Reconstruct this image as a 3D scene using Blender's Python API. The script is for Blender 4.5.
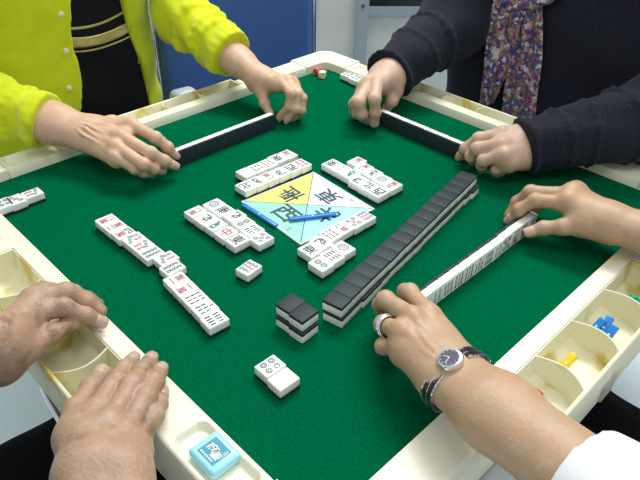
import bpy, bmesh, math, random
import numpy as np
from mathutils import Matrix, Vector
random.seed(7)
for o in list(bpy.data.objects): bpy.data.objects.remove(o)
SC = bpy.context.scene
COL = SC.collection
# ------------------------------------------------------------------ camera
FPX = 638.37
CAM = np.array([0.54169, -0.5457, 0.48172])
RR = np.array([[0.6994869575, 0.7145273320, 0.0129880005],
               [0.4265678700, -0.4028695434, -0.8097752671],
               [-0.5733740913, 0.5719675016, -0.5865963932]])
def _rot(w):
    th = np.linalg.norm(w)+1e-12; k = w/th
    K = np.array([[0,-k[2],k[1]],[k[2],0,-k[0]],[-k[1],k[0],0]])
    return np.eye(3)+np.sin(th)*K+(1-np.cos(th))*K@K
_f = np.array([-.557,.592,-.583]); _f /= np.linalg.norm(_f)
_r = np.cross(_f,[0,0,1]); _r /= np.linalg.norm(_r); _d = np.cross(_f,_r)
RR = _rot(np.array([0.00438,0.02618,0.03468]))@np.stack([_r,_d,_f])
cam = bpy.data.cameras.new('camera'); camo = bpy.data.objects.new('camera', cam); COL.objects.link(camo)
cam.sensor_width = 36; cam.sensor_fit = 'HORIZONTAL'; cam.lens = FPX/640*36; cam.clip_start = .01
M = Matrix.Identity(4)
for i in range(3):
    M[i][0] = RR[0][i]; M[i][1] = -RR[1][i]; M[i][2] = -RR[2][i]; M[i][3] = CAM[i]
camo.matrix_world = M
SC.camera = camo
def at(u, v, z):
    """table-plane coordinates of what the photograph shows at pixel u, v, at height z"""
    d = RR.T@np.array([(u-320)/FPX, (v-240)/FPX, 1]); return CAM+d*((z-CAM[2])/d[2])
# ------------------------------------------------------------------ light
SC.view_settings.view_transform = 'Standard'; SC.view_settings.look = 'None'
SC.view_settings.gamma = 1; SC.view_settings.use_curve_mapping = False
SC.view_settings.exposure = 0.0
w = bpy.data.worlds.new('world'); SC.world = w; w.use_nodes = True
w.node_tree.nodes['Background'].inputs[0].default_value = (0.86, 0.94, 1, 1)
w.node_tree.nodes['Background'].inputs[1].default_value = 0.66
def area(name, loc, size, sy, power, col, aim=(0,0,0)):
    l = bpy.data.lights.new(name, 'AREA'); l.shape = 'RECTANGLE'; l.size = size; l.size_y = sy; l.energy = power; l.color = col
    o = bpy.data.objects.new(name, l); COL.objects.link(o); o.location = loc
    o.rotation_euler = (Vector(aim)-Vector(loc)).to_track_quat('-Z','Y').to_euler()
    return o
area('ceiling_light', (-.5,.9,1.75), 1.3, .5, 43, (1,.98,.95), (0,.1,0))
area('ceiling_light', (.9,-.3,1.75), 1.3, .5, 9, (1,.98,.95), (.1,0,0))
# ------------------------------------------------------------------ materials
MATS = {}
def mat(name, col, rough=.5, metal=0, spec=.5, noise=None, bump=None, sss=0, coat=0, sheen=0):
    """noise = (scale, second colour, low, high); bump = (scale, strength, distance)"""
    if name in MATS: return MATS[name]
    m = bpy.data.materials.new(name); m.use_nodes = True; nt = m.node_tree; b = nt.nodes['Principled BSDF']
    b.inputs['Base Color'].default_value = (*col, 1); b.inputs['Roughness'].default_value = rough
    b.inputs['Metallic'].default_value = metal; b.inputs['Specular IOR Level'].default_value = spec
    b.inputs['Coat Weight'].default_value = coat
    if sheen: b.inputs['Sheen Weight'].default_value = sheen
    if sss:
        b.inputs['Subsurface Weight'].default_value = sss; b.inputs['Subsurface Scale'].default_value = .006
        b.inputs['Subsurface Radius'].default_value = (1,.35,.2)
    tc = nt.nodes.new('ShaderNodeTexCoord')
    if noise:
        last = None
        for ns in (noise if isinstance(noise, list) else [noise]):
            n = nt.nodes.new('ShaderNodeTexNoise'); n.inputs['Scale'].default_value = ns[0]; n.inputs['Detail'].default_value = 4
            nt.links.new(tc.outputs['Object'], n.inputs['Vector'])
            r = nt.nodes.new('ShaderNodeMapRange'); r.inputs[1].default_value = ns[2]; r.inputs[2].default_value = ns[3]
            nt.links.new(n.outputs['Fac'], r.inputs[0])
            x = nt.nodes.new('ShaderNodeMix'); x.data_type = 'RGBA'
            nt.links.new(r.outputs[0], x.inputs[0]); x.inputs[7].default_value = (*ns[1], 1)
            if last is None: x.inputs[6].default_value = (*col, 1)
            else: nt.links.new(last, x.inputs[6])
            last = x.outputs[2]
        nt.links.new(last, b.inputs['Base Color'])
    if bump:
        n = nt.nodes.new('ShaderNodeTexNoise'); n.inputs['Scale'].default_value = bump[0]; n.inputs['Detail'].default_value = 3
        nt.links.new(tc.outputs['Object'], n.inputs['Vector'])
        bp = nt.nodes.new('ShaderNodeBump'); bp.inputs['Strength'].default_value = bump[1]; bp.inputs['Distance'].default_value = bump[2]
        nt.links.new(n.outputs['Fac'], bp.inputs['Height']); nt.links.new(bp.outputs[0], b.inputs['Normal'])
    MATS[name] = m
    return m
felt_m = mat('green_felt', (0.0, .092, .036), .95, spec=0, noise=(350,(.0,.124,.050),.35,.7), bump=(900,.4,.0006))
ivory_m = mat('ivory_plastic', (.86,.84,.66), .35, noise=[(5,(.90,.88,.72),.4,.6),(24,(.78,.70,.36),.63,.74)])
tray_m = mat('aged_plastic', (.80,.77,.53), .4, noise=[(7,(.84,.82,.62),.45,.6),(17,(.66,.53,.13),.57,.66)])
tile_m = mat('tile_white', (.90,.91,.87), .22, coat=.3)
tback_m = mat('tile_black', (.022,.036,.044), .5, spec=.22)
ink_m = mat('ink_blue_black', (.02,.05,.09), .5)
inkb_m = mat('ink_blue', (.07,.20,.30), .5)
inkr_m = mat('ink_red', (.40,.09,.13), .5)
inkg_m = mat('ink_green', (.04,.26,.18), .5)
skinA = mat('skin_fair', (.62,.40,.265), .5, noise=[(18,(.56,.31,.20),.5,.8),(70,(.68,.47,.33),.5,.75)], bump=(330,.5,.0009), sss=.08)
skinB = mat('skin_ruddy', (.58,.39,.28), .5, noise=[(20,(.50,.29,.19),.5,.8),(70,(.64,.46,.36),.5,.75)], bump=(330,.5,.0009), sss=.08)
skinC = mat('skin_light', (.49,.315,.190), .48, noise=[(18,(.44,.27,.16),.5,.8),(70,(.50,.36,.25),.5,.75)], bump=(330,.5,.0009), sss=.08)
skinD = mat('skin_spotted', (.43,.270,.175), .5, noise=[(34,(.25,.145,.085),.55,.70),(80,(.47,.34,.26),.5,.75)], bump=(330,.7,.0011), sss=.08)
nail_m = mat('fingernail', (.58,.40,.31), .25, coat=.3)
lime_m = mat('lime_knit', (.60,.67,.010), .9, spec=.15, noise=(30,(.66,.74,.02),.4,.7), bump=(600,.4,.0008), sheen=.2)
shirt_m = mat('black_jersey', (.006,.006,.009), .8, spec=.2)
navy_m = mat('charcoal_knit', (.011,.013,.022), .9, spec=.12, noise=(500,(.026,.028,.044),.4,.7), bump=(700,.5,.0008), sheen=.05)
white_cloth = mat('white_cotton', (.86,.88,.90), .85, bump=(400,.2,.0005))
trous_m = mat('black_trousers', (.004,.004,.006), .9, spec=.1)
chrome_m = mat('chrome', (.75,.77,.80), .18, metal=1)
steel_m = mat('dark_steel', (.045,.04,.05), .3, metal=.6)
blue_ch = mat('blue_vinyl', (.040,.12,.36), .45, noise=(160,(.05,.125,.34),.4,.7), bump=(500,.3,.0006))
gold_m = mat('gold_print', (.62,.50,.16), .35, metal=.7, noise=(900,(.95,.9,.6),.55,.62))

# ------------------------------------------------------------------ object helpers
def mesh_obj(name, V, F, material, parent=None, mats=None, mi=None, smooth=False):
    me = bpy.data.meshes.new(name); me.from_pydata([tuple(map(float, v)) for v in V], [], [tuple(map(int, f)) for f in F])
    for mm in (mats or [material]): me.materials.append(mm)
    if mi is not None: me.polygons.foreach_set('material_index', mi)
    if smooth: me.polygons.foreach_set('use_smooth', [True]*len(me.polygons))
    me.update()
    o = bpy.data.objects.new(name, me); COL.objects.link(o)
    if parent is not None: o.parent = parent
    return o
def empty(name, loc=(0,0,0), rz=0):
    o = bpy.data.objects.new(name, None); COL.objects.link(o); o.location = loc; o.rotation_euler = (0,0,rz); o.empty_display_size = .02
    return o
def tag(o, label, cat=None, group=None, kind=None):
    if label: o['label'] = label
    if cat: o['category'] = cat
    if group: o['group'] = group
    if kind: o['kind'] = kind
    return o
class MB:
    def __init__(s): s.V = []; s.F = []; s.M = []
    def add(s, V, F, m=0):
        n = len(s.V); s.V += [tuple(v) for v in V]; s.F += [tuple(i+n for i in f) for f in F]; s.M += [m]*len(F)
    def box(s, x0,x1,y0,y1,z0,z1, m=0, T=None):
        V = [(x,y,z) for z in (z0,z1) for y in (y0,y1) for x in (x0,x1)]
        if T is not None: V = [tuple(T@Vector(v)) for v in V]
        s.add(V, [(0,2,3,1),(4,5,7,6),(0,1,5,4),(2,6,7,3),(0,4,6,2),(1,3,7,5)], m)
    def rbox(s, x0,x1,y0,y1,z0,z1, r, m=0, T=None, seg=3):
        bm = bmesh.new(); bmesh.ops.create_cube(bm, size=1)
        for v in bm.verts: v.co = Vector(((x0+x1)/2+v.co.x*(x1-x0), (y0+y1)/2+v.co.y*(y1-y0), (z0+z1)/2+v.co.z*(z1-z0)))
        bmesh.ops.bevel(bm, geom=bm.edges[:]+bm.verts[:], offset=r, segments=seg, profile=.5, affect='EDGES')
        bm.verts.index_update()
        s.add([tuple(T@v.co) if T is not None else tuple(v.co) for v in bm.verts], [[v.index for v in f.verts] for f in bm.faces], m); bm.free()
    def tube(s, pts, r, m=0, n=12, cap=True):
        pts = [Vector(p) for p in pts]; rs = r if isinstance(r, (list, tuple)) else [r]*len(pts); rings = []; up = None
        for i, p in enumerate(pts):
            d = (pts[min(i+1,len(pts)-1)]-pts[max(i-1,0)]).normalized()
            if up is None: up = d.orthogonal().normalized()
            a = (up-d*up.dot(d)).normalized(); up = a; b = d.cross(a)
            rings.append([p+(a*math.cos(2*math.pi*k/n)+b*math.sin(2*math.pi*k/n))*rs[i] for k in range(n)])
        V = [v for rg in rings for v in rg]; F = [(i*n+k, i*n+(k+1)%n, (i+1)*n+(k+1)%n, (i+1)*n+k) for i in range(len(pts)-1) for k in range(n)]
        if cap: F += [tuple(range(n-1,-1,-1)), tuple((len(pts)-1)*n+k for k in range(n))]
        s.add(V, F, m)
    def poly(s, P, z0, z1, m=0):
        n = len(P); s.add([(x,y,z0) for x,y in P]+[(x,y,z1) for x,y in P], [tuple(range(n-1,-1,-1)), tuple(range(n,2*n))]+[(i,(i+1)%n,n+(i+1)%n,n+i) for i in range(n)], m)
    def obj(s, name, mats, parent=None, smooth=False):
        mats = mats if isinstance(mats, list) else [mats]
        o = mesh_obj(name, s.V, s.F, None, parent, mats, s.M, smooth)
        if smooth:
            o.data.set_sharp_from_angle(angle=math.radians(38))
        return o
# ---- signed-distance solids, meshed with surface nets
def caps(P, a, b, ra, rb):
    a = np.asarray(a, np.float32); b = np.asarray(b, np.float32); ab = b-a; L = float(ab@ab)+1e-12
    t = np.clip(((P-a)@ab)/L, 0, 1); return np.sqrt((((P-a)-t[..., None]*ab)**2).sum(-1))-(ra+t*(rb-ra))
def ell(P, c, r):
    q = P-np.asarray(c, np.float32); r = np.asarray(r, np.float32)
    k0 = np.sqrt(((q/r)**2).sum(-1))+1e-6; k1 = np.sqrt(((q/r**2)**2).sum(-1))+1e-6; return k0*(k0-1)/k1
def smin(a, b, k):
    if k <= 0: return np.minimum(a, b)
    h = np.maximum(k-np.abs(a-b), 0)/k; return np.minimum(a, b)-h*h*k*.25
class Field:
    def __init__(s, lo, hi, h):
        s.lo = np.array(lo, float); s.h = h; s.n = np.ceil((np.array(hi)-s.lo)/h).astype(int)+1
        s.ax = [(s.lo[i]+h*np.arange(s.n[i])).astype(np.float32) for i in range(3)]
        s.D = np.full(s.n, .03, np.float32)
    def sub(s, lo, hi):
        sl = []
        for i in range(3):
            a = max(0, int((lo[i]-s.lo[i])/s.h)); b = min(s.n[i], int((hi[i]-s.lo[i])/s.h)+2); sl.append(slice(a, max(a, b)))
        return tuple(sl), np.stack(np.meshgrid(*[s.ax[i][sl[i]] for i in range(3)], indexing='ij'), -1)
    def cap(s, a, b, ra, rb=None, k=.004):
        rb = ra if rb is None else rb; a = np.array(a, float); b = np.array(b, float); pad = max(ra, rb)+k+s.h*3+.004
        sl, P = s.sub(np.minimum(a, b)-pad, np.maximum(a, b)+pad)
        if P.size: s.D[sl] = smin(s.D[sl], caps(P, a, b, ra, rb), k)
    def cut(s, a, b, r, k=.003):
        a = np.array(a, float); b = np.array(b, float); pad = r+k+s.h*3
        sl, P = s.sub(np.minimum(a, b)-pad, np.maximum(a, b)+pad)
        if P.size: s.D[sl] = -smin(-s.D[sl], caps(P, a, b, r, r), k)
    def grid(s): return np.stack(np.meshgrid(*s.ax, indexing='ij'), -1)
    def mesh(s): return nets(s.D, s.lo, s.h)
def nets(D, lo, h):
    nx, ny, nz = D.shape; ins = D < 0; cnt = np.zeros((nx-1, ny-1, nz-1), np.int32); acc = np.zeros((nx-1, ny-1, nz-1, 3), np.float32)
    def cell(i, j, k): return (slice(i, nx-1+i), slice(j, ny-1+j), slice(k, nz-1+k))
    for ax in range(3):
        for p in (0, 1):
            for q in (0, 1):
                o = [0,0,0]; o[(ax+1)%3] = p; o[(ax+2)%3] = q; e = list(o); e[ax] = 1
                A = D[cell(*o)]; B = D[cell(*e)]; m = (A < 0) != (B < 0)
                t = np.where(m, A/np.where(m, A-B, 1), 0); cnt += m
                for d in range(3): acc[..., d] += np.where(m, t if d == ax else o[d], 0)
    act = cnt > 0; idx = np.full(act.shape, -1, np.int64); idx[act] = np.arange(act.sum())
    ijk = np.argwhere(act); V = (ijk+acc[act]/cnt[act][:, None])*h+lo; F = []
    for ax in range(3):
        b, c = (ax+1)%3, (ax+2)%3
        sl0 = [slice(None)]*3; sl1 = [slice(None)]*3; sl0[ax] = slice(0, -1); sl1[ax] = slice(1, None)
        I0 = ins[tuple(sl0)]; I1 = ins[tuple(sl1)]; m = I0 != I1
        E = np.argwhere(m); g = (E[:, b] > 0) & (E[:, c] > 0) & (E[:, b] < D.shape[b]-1) & (E[:, c] < D.shape[c]-1); E = E[g]
        def gi(db, dc):
            q = E.copy(); q[:, b] += db; q[:, c] += dc; return idx[q[:, 0], q[:, 1], q[:, 2]]
        Q = np.stack([gi(-1,-1), gi(0,-1), gi(0,0), gi(-1,0)], 1); s0 = ins[E[:, 0], E[:, 1], E[:, 2]]
        Q[~s0] = Q[~s0][:, ::-1]; F.append(Q)
    return V, np.concatenate(F)
def join(parts):
    V = []; F = []; n = 0
    for v, f in parts: V.append(v); F.append(f+n); n += len(v)
    return np.concatenate(V), np.concatenate(F)
def np_obj(name, V, F, material, parent=None, mats=None, mi=None):
    me = bpy.data.meshes.new(name); me.vertices.add(len(V)); me.vertices.foreach_set('co', V.astype(np.float32).ravel())
    me.loops.add(F.size); me.loops.foreach_set('vertex_index', F.astype(np.int32).ravel())
    me.polygons.add(len(F)); me.polygons.foreach_set('loop_start', np.arange(len(F), dtype=np.int32)*4)
    me.polygons.foreach_set('loop_total', np.full(len(F), 4, np.int32)); me.polygons.foreach_set('use_smooth', np.ones(len(F), bool))
    for mm in (mats or [material]): me.materials.append(mm)
    if mi is not None: me.polygons.foreach_set('material_index', mi.astype(np.int32))
    me.update(calc_edges=True); me.validate()
    o = bpy.data.objects.new(name, me); COL.objects.link(o)
    if parent is not None: o.parent = parent
    return o

# ------------------------------------------------------------------ the room
def structure(o): o['kind'] = 'structure'; return o
fm = mat('pale_floor', (.52,.60,.62), .4, noise=(3,(.56,.64,.66),.4,.6)); nt = fm.node_tree
br = nt.nodes.new('ShaderNodeTexBrick'); br.offset = 0; br.inputs['Scale'].default_value = 1; br.inputs['Brick Width'].default_value = .45; br.inputs['Row Height'].default_value = .45
br.inputs['Mortar Size'].default_value = .0015; br.inputs['Color1'].default_value = (.74,.86,.89,1); br.inputs['Color2'].default_value = (.72,.84,.87,1); br.inputs['Mortar'].default_value = (.33,.40,.42,1)
tcn = nt.nodes.new('ShaderNodeTexCoord'); nt.links.new(tcn.outputs['Object'], br.inputs['Vector']); nt.links.new(br.outputs['Color'], nt.nodes['Principled BSDF'].inputs['Base Color'])
b = MB(); b.box(-4,4,-4,4,-.74,-.70); structure(b.obj('floor', fm))
wallm = mat('grey_panel', (.46,.49,.47), .6, noise=(9,(.52,.55,.52),.35,.7), bump=(120,.15,.001))
framem = mat('blue_grey_metal', (.25,.31,.34), .4)
darkm = mat('dark_glass', (.012,.011,.012), .2)
WT = Matrix.Translation((-.98,1.02,0))@Matrix.Rotation(math.radians(45+3),4,'Z')   # local x runs along the partition, -y faces the table
WX = .075
b = MB(); b.box(-1.9,1.9,0,.05,-.70,-.62,0,WT); b.box(-1.9,1.9,.012,.045,-.62,1.0,0,WT); structure(b.obj('wall_back', wallm))
b = MB()
b.box(WX,WX+.04,-.012,.012,-.70,1.0,0,WT); b.box(WX+.04,1.9,-.004,.012,-.165,-.135,0,WT); b.box(WX+.04,1.9,-.004,.012,.55,.58,0,WT)
b.box(-1.9,-1.86,-.012,.012,-.70,1.0,0,WT)
structure(b.obj('trim_1', framem))
b = MB(); b.tube([WT@Vector((WX+.02,-.012,-.13)), WT@Vector((WX+.02,-.0155,-.13))], .007); b.obj('trim_2', chrome_m)['kind'] = 'structure'
b = MB(); b.box(WX+.045,1.85,-.001,.011,-.135,.55,0,WT); structure(b.obj('window_1', darkm))

# ------------------------------------------------------------------ mahjong table
T = empty('mahjong_table', (0,0,-.7)); tag(T, 'square mahjong table with green felt top and ivory plastic rim trays', 'table')
def P_(o): o.location = (0,0,.7); return o       # children are written in table-top coordinates
b = MB(); b.rbox(-.352,.352,-.352,.352,-.012,0,.0008); P_(b.obj('felt_top', felt_m, T))
b = MB(); b.box(-.365,.365,-.365,.365,-.055,-.030); P_(b.obj('table_underside', mat('under_board', (.30,.29,.26), .6), T))
def hfield(name, s0, s1, t0, t1, H, keep, zb, k, material, g=.0014):
    ns = int(round((s1-s0)/g)); ntt = int(round((t1-t0)/g)); S = np.linspace(s0, s1, ns+1); TT = np.linspace(t0, t1, ntt+1)
    SS, TG = np.meshgrid(S, TT, indexing='ij'); Z = H(SS, TG); c, s = round(math.cos(k*math.pi/2)), round(math.sin(k*math.pi/2))
    X, Y = SS, -TG; V = np.stack([c*X-s*Y, s*X+c*Y, Z], -1).reshape(-1, 3); I = np.arange((ns+1)*(ntt+1)).reshape(ns+1, ntt+1)
    cs = (SS[:-1,:-1]+SS[1:,1:])/2; ct = (TG[:-1,:-1]+TG[1:,1:])/2; m = keep(cs, ct)
    F = np.stack([I[:-1,:-1], I[:-1,1:], I[1:,1:], I[1:,:-1]], -1)[m]
    E = np.concatenate([F[:, [i, (i+1)%4]] for i in range(4)]); key = set(map(tuple, E.tolist())); B = [e for e in key if (e[1], e[0]) not in key]
    n = len(V); mp = {}; VB = []; FB = []
    for a, b2 in B:
        for q in (a, b2):
            if q not in mp: mp[q] = n+len(VB); v = V[q].copy(); v[2] = zb; VB.append(v)
        FB.append((b2, a, mp[a], mp[b2]))
    V = np.concatenate([V, np.array(VB)]); F = np.concatenate([F, np.array(FB)])
    used = np.zeros(len(V), bool); used[F.ravel()] = True; rm = np.cumsum(used)-1
    o = np_obj(name, V[used], rm[F][:, ::-1], material, T); o.data.set_sharp_from_angle(angle=math.radians(50)); return P_(o)
def ramp(x, a, b2): x = np.clip((x-a)/(b2-a), 0, 1); return x*x*(3-2*x)
def rr(s, t, s0, s1, t0, t1, r):      # signed distance to a rounded rectangle
    qx = np.abs(s-(s0+s1)/2)-(s1-s0)/2+r; qy = np.abs(t-(t0+t1)/2)-(t1-t0)/2+r
    return np.hypot(np.maximum(qx, 0), np.maximum(qy, 0))+np.minimum(np.maximum(qx, qy), 0)-r
SIDES = [(0, -.008, .434), (1, .006, .434), (2, 0, .411), (3, 0, .411)]
for k, off, out in SIDES:
    d0, d1 = off-.1535, off+.1535
    def Hr(s, t):
        z = .014-.0100*(1-ramp(t, .3496, .3525))-.002*ramp(t, .3955, .398)
        d = rr(s, t, .208, .292, .3575, .3925, .008)
        return z-.0075*(1-ramp(d, -.003, .0012))
    hfield('side_rim', -.2985, .2985, .3498, .398, Hr, lambda s, t: ~((t > .3725) & (s > d0) & (s < d1)), -.05, k, ivory_m)
    def Ht(s, t):
        z = np.full(s.shape, .0128)
        z -= .0015*ramp(t, out-.0015, out)
        sd = np.maximum(np.maximum(off-.1500-s, s-(off+.1500)), np.maximum(.3752-t, t-(out-.0042)))
        fl = -.0225+.012*ramp(.385-t, -.012, .010)
        z = np.where(sd < 0, np.maximum(.0128-.034*np.clip(-sd/.0022, 0, 1)**.8, fl), z)
        return z
    hfield('tray', d0+.0003, d1-.0003, .3728, out, Ht, lambda s, t: s > -9, -.042, k, tray_m)
    for i in range(1, 4):
        U_ = np.linspace(0, 1, 25); rt = out-.0035-.3745; pa = []
        for u in U_: pa.append((off-.15+.075*i+.009*math.sin(u*math.pi*.9)-.010*u**3, -(.3745+u*rt)))
        cs_, sn_ = round(math.cos(k*math.pi/2)), round(math.sin(k*math.pi/2)); V = []; 
        for x, y in pa:
            for dx, z in ((-.0011,-.024),(-.0011,.0116),(-.0006,.0124),(.0006,.0124),(.0011,.0116),(.0011,-.024)): V.append((cs_*(x+dx)-sn_*y, sn_*(x+dx)+cs_*y, z))
        F = [(j*6+q, j*6+(q+1)%6, (j+1)*6+(q+1)%6, (j+1)*6+q) for j in range(24) for q in range(6)]+[tuple(range(5,-1,-1)), tuple(144+q for q in range(6))]
        P_(mesh_obj('tray_divider', V, F, tray_m, T))
    cr, sr = math.cos(k*math.pi/2), math.sin(k*math.pi/2); RT = Matrix.Rotation(k*math.pi/2, 4, 'Z')
    b = MB(); b.rbox(-.014+off-.02, .014+off-.02, -out-.003, -out+.001, -.040, -.018, .001, 0, RT); P_(b.obj('latch', mat('grey_plastic', (.42,.40,.36), .5), T))
for k in range(4):
    bm = bmesh.new(); P0 = [(.2995,-.3498),(.336,-.3498)]+[(.336+.0138*math.sin(a), -.336-.0138*math.cos(a)) for a in np.linspace(.2,1.4,6)]+[(.3498,-.336),(.3498,-.2995),(.400,-.2995)]
    P0 += [(.372+.028*math.cos(a), -.372-.028*math.sin(a)) for a in np.linspace(0, math.pi/2, 10)]+[(.2995,-.400)]
    P0 = P0[::-1]; RT = Matrix.Rotation(k*math.pi/2, 4, 'Z')
    vs = [bm.verts.new(RT@Vector((x,y,-.05))) for x, y in P0]; f = bm.faces.new(vs); f.normal_update()
    ex = bmesh.ops.extrude_face_region(bm, geom=[f]); top = [v for v in ex['geom'] if isinstance(v, bmesh.types.BMVert)]
    for v in top: v.co.z = .0165
    te = [e for e in bm.edges if all(v in top for v in e.verts)]
    bmesh.ops.bevel(bm, geom=te, offset=.003, segments=4, profile=.5, affect='EDGES'); bmesh.ops.recalc_face_normals(bm, faces=bm.faces)
    me = bpy.data.meshes.new('corner_block'); bm.to_mesh(me); bm.free(); me.materials.append(ivory_m)
    me.polygons.foreach_set('use_smooth', [True]*len(me.polygons)); me.set_sharp_from_angle(angle=math.radians(40))
    o = bpy.data.objects.new('corner_block', me); COL.objects.link(o); o.parent = T; P_(o)
for sx in (-1, 1):
    for sy in (-1, 1):
        b = MB(); b.tube([(sx*.34,sy*.34,-.05),(sx*.345,sy*.345,-.69)], .014); b.tube([(sx*.345,sy*.345,-.70),(sx*.345,sy*.345,-.685)], .018)
        P_(b.obj('leg', chrome_m, T, True))
b = MB(); b.tube([(.005,-.425,-.043),(.012,-.432,-.052),(.06,-.437,-.056),(.078,-.432,-.054),(.085,-.42,-.043)], .0035); P_(b.obj('handle_bar', chrome_m, T, True))
b = MB(); c0 = at(500, 497, -.06); b.tube([(c0[0],c0[1],-.10),(c0[0],c0[1],-.058)], .043, n=40); b.tube([(c0[0],c0[1],-.058),(c0[0],c0[1],-.054)], .046, n=40)
P_(b.obj('cup_holder', mat('cup_grey', (.55,.62,.66), .35), T, True))

# ------------------------------------------------------------------ mahjong tiles
W, L, HH = .0204, .0256, .0138
FONT = {}
def glyph(ch):
    if ch in FONT: return FONT[ch]
    cu = bpy.data.curves.new('g', 'FONT'); cu.body = ch; cu.size = 1; cu.resolution_u = 2; cu.offset = .018
    o = bpy.data.objects.new('g', cu); COL.objects.link(o); dg = bpy.context.evaluated_depsgraph_get(); dg.update()
    me = bpy.data.meshes.new_from_object(o.evaluated_get(dg)); V = np.array([v.co[:] for v in me.vertices]).reshape(-1, 3); F = [tuple(p.vertices) for p in me.polygons]
    bpy.data.objects.remove(o); bpy.data.curves.remove(cu); bpy.data.meshes.remove(me)
    if len(V):
        lo, hi = V.min(0), V.max(0); V = (V-(lo+hi)/2)/max(hi[:2]-lo[:2])
    FONT[ch] = (V, F); return V, F
def put_glyph(b, ch, cx, cy, sx, sy, z, m, T=None):
    V, F = glyph(ch); Q = [Vector((cx+v[0]*sx, cy+v[1]*sy, z)) for v in V]
    b.add([tuple(T@q) if T is not None else tuple(q) for q in Q], F, m)
def ring(b, cx, cy, r0, r1, z, m, n=18):
    V = [(cx+r*math.cos(2*math.pi*i/n), cy+r*math.sin(2*math.pi*i/n), z) for r in (r0, r1) for i in range(n)]
    b.add(V, [(i, n+i, n+(i+1)%n, (i+1)%n) for i in range(n)], m)
def disc(b, cx, cy, r, z, m, n=14): b.add([(cx+r*math.cos(2*math.pi*i/n), cy+r*math.sin(2*math.pi*i/n), z) for i in range(n)], [tuple(range(n))], m)
def pin(b, cx, cy, r, z, m): ring(b, cx, cy, r*.66, r, z, 1 if m == 2 else m); ring(b, cx, cy, r*.22, r*.52, z, m)
def sou(b, cx, cy, z, m, l=.0026, a=0):
    for dy in (-1, 0, 1): 
        for q in (0,):
            c, s = math.cos(a), math.sin(a); x, y = 0, dy*l*.36
            R4 = [(-.00105,-l*.17),(.00105,-l*.17),(.00105,l*.17),(-.00105,l*.17)]
            b.add([(cx+c*(x+u)-s*(y+v), cy+s*(x+u)+c*(y+v), z) for u, v in R4], [(0,1,2,3)], m)
    b.add([(cx+math.cos(a)*u-math.sin(a)*v, cy+math.sin(a)*u+math.cos(a)*v, z+.00003) for u, v in [(-.0003,-l*.5),(.0003,-l*.5),(.0003,l*.5),(-.0003,l*.5)]], [(0,1,2,3)], m)
PINS = {1:[(0,0)],2:[(0,.5),(0,-.5)],3:[(-.55,.6),(0,0),(.55,-.6)],4:[(-.5,.5),(.5,.5),(-.5,-.5),(.5,-.5)],5:[(-.55,.6),(.55,.6),(0,0),(-.55,-.6),(.55,-.6)],
        6:[(-.45,.65),(.45,.65),(-.45,-.1),(.45,-.1),(-.45,-.7),(.45,-.7)],7:[(-.65,.75),(0,.5),(.65,.25),(-.45,-.15),(.45,-.15),(-.45,-.7),(.45,-.7)],
        8:[(a,c) for a in (-.45,.45) for c in (.78,.26,-.26,-.78)],9:[(a,c) for a in (-.65,0,.65) for c in (.65,0,-.65)]}
SOUS = {2:[(0,.45),(0,-.45)],3:[(0,.45),(-.45,-.45),(.45,-.45)],4:[(-.4,.45),(.4,.45),(-.4,-.45),(.4,-.45)],5:[(-.6,.5),(.6,.5),(0,0),(-.6,-.5),(.6,-.5)],
        6:[(-.6,.45),(0,.45),(.6,.45),(-.6,-.45),(0,-.45),(.6,-.45)],7:[(0,.8),(-.6,.1),(0,.1),(.6,.1),(-.6,-.6),(0,-.6),(.6,-.6)],
        8:[(-.66,.5),(-.22,.5),(.22,.5),(.66,.5),(-.66,-.5),(-.22,-.5),(.22,-.5),(.66,-.5)],9:[(a,c) for a in (-.6,0,.6) for c in (.66,0,-.66)]}
NUM = '一二三四五六七八九'
BODY = {}
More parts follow.
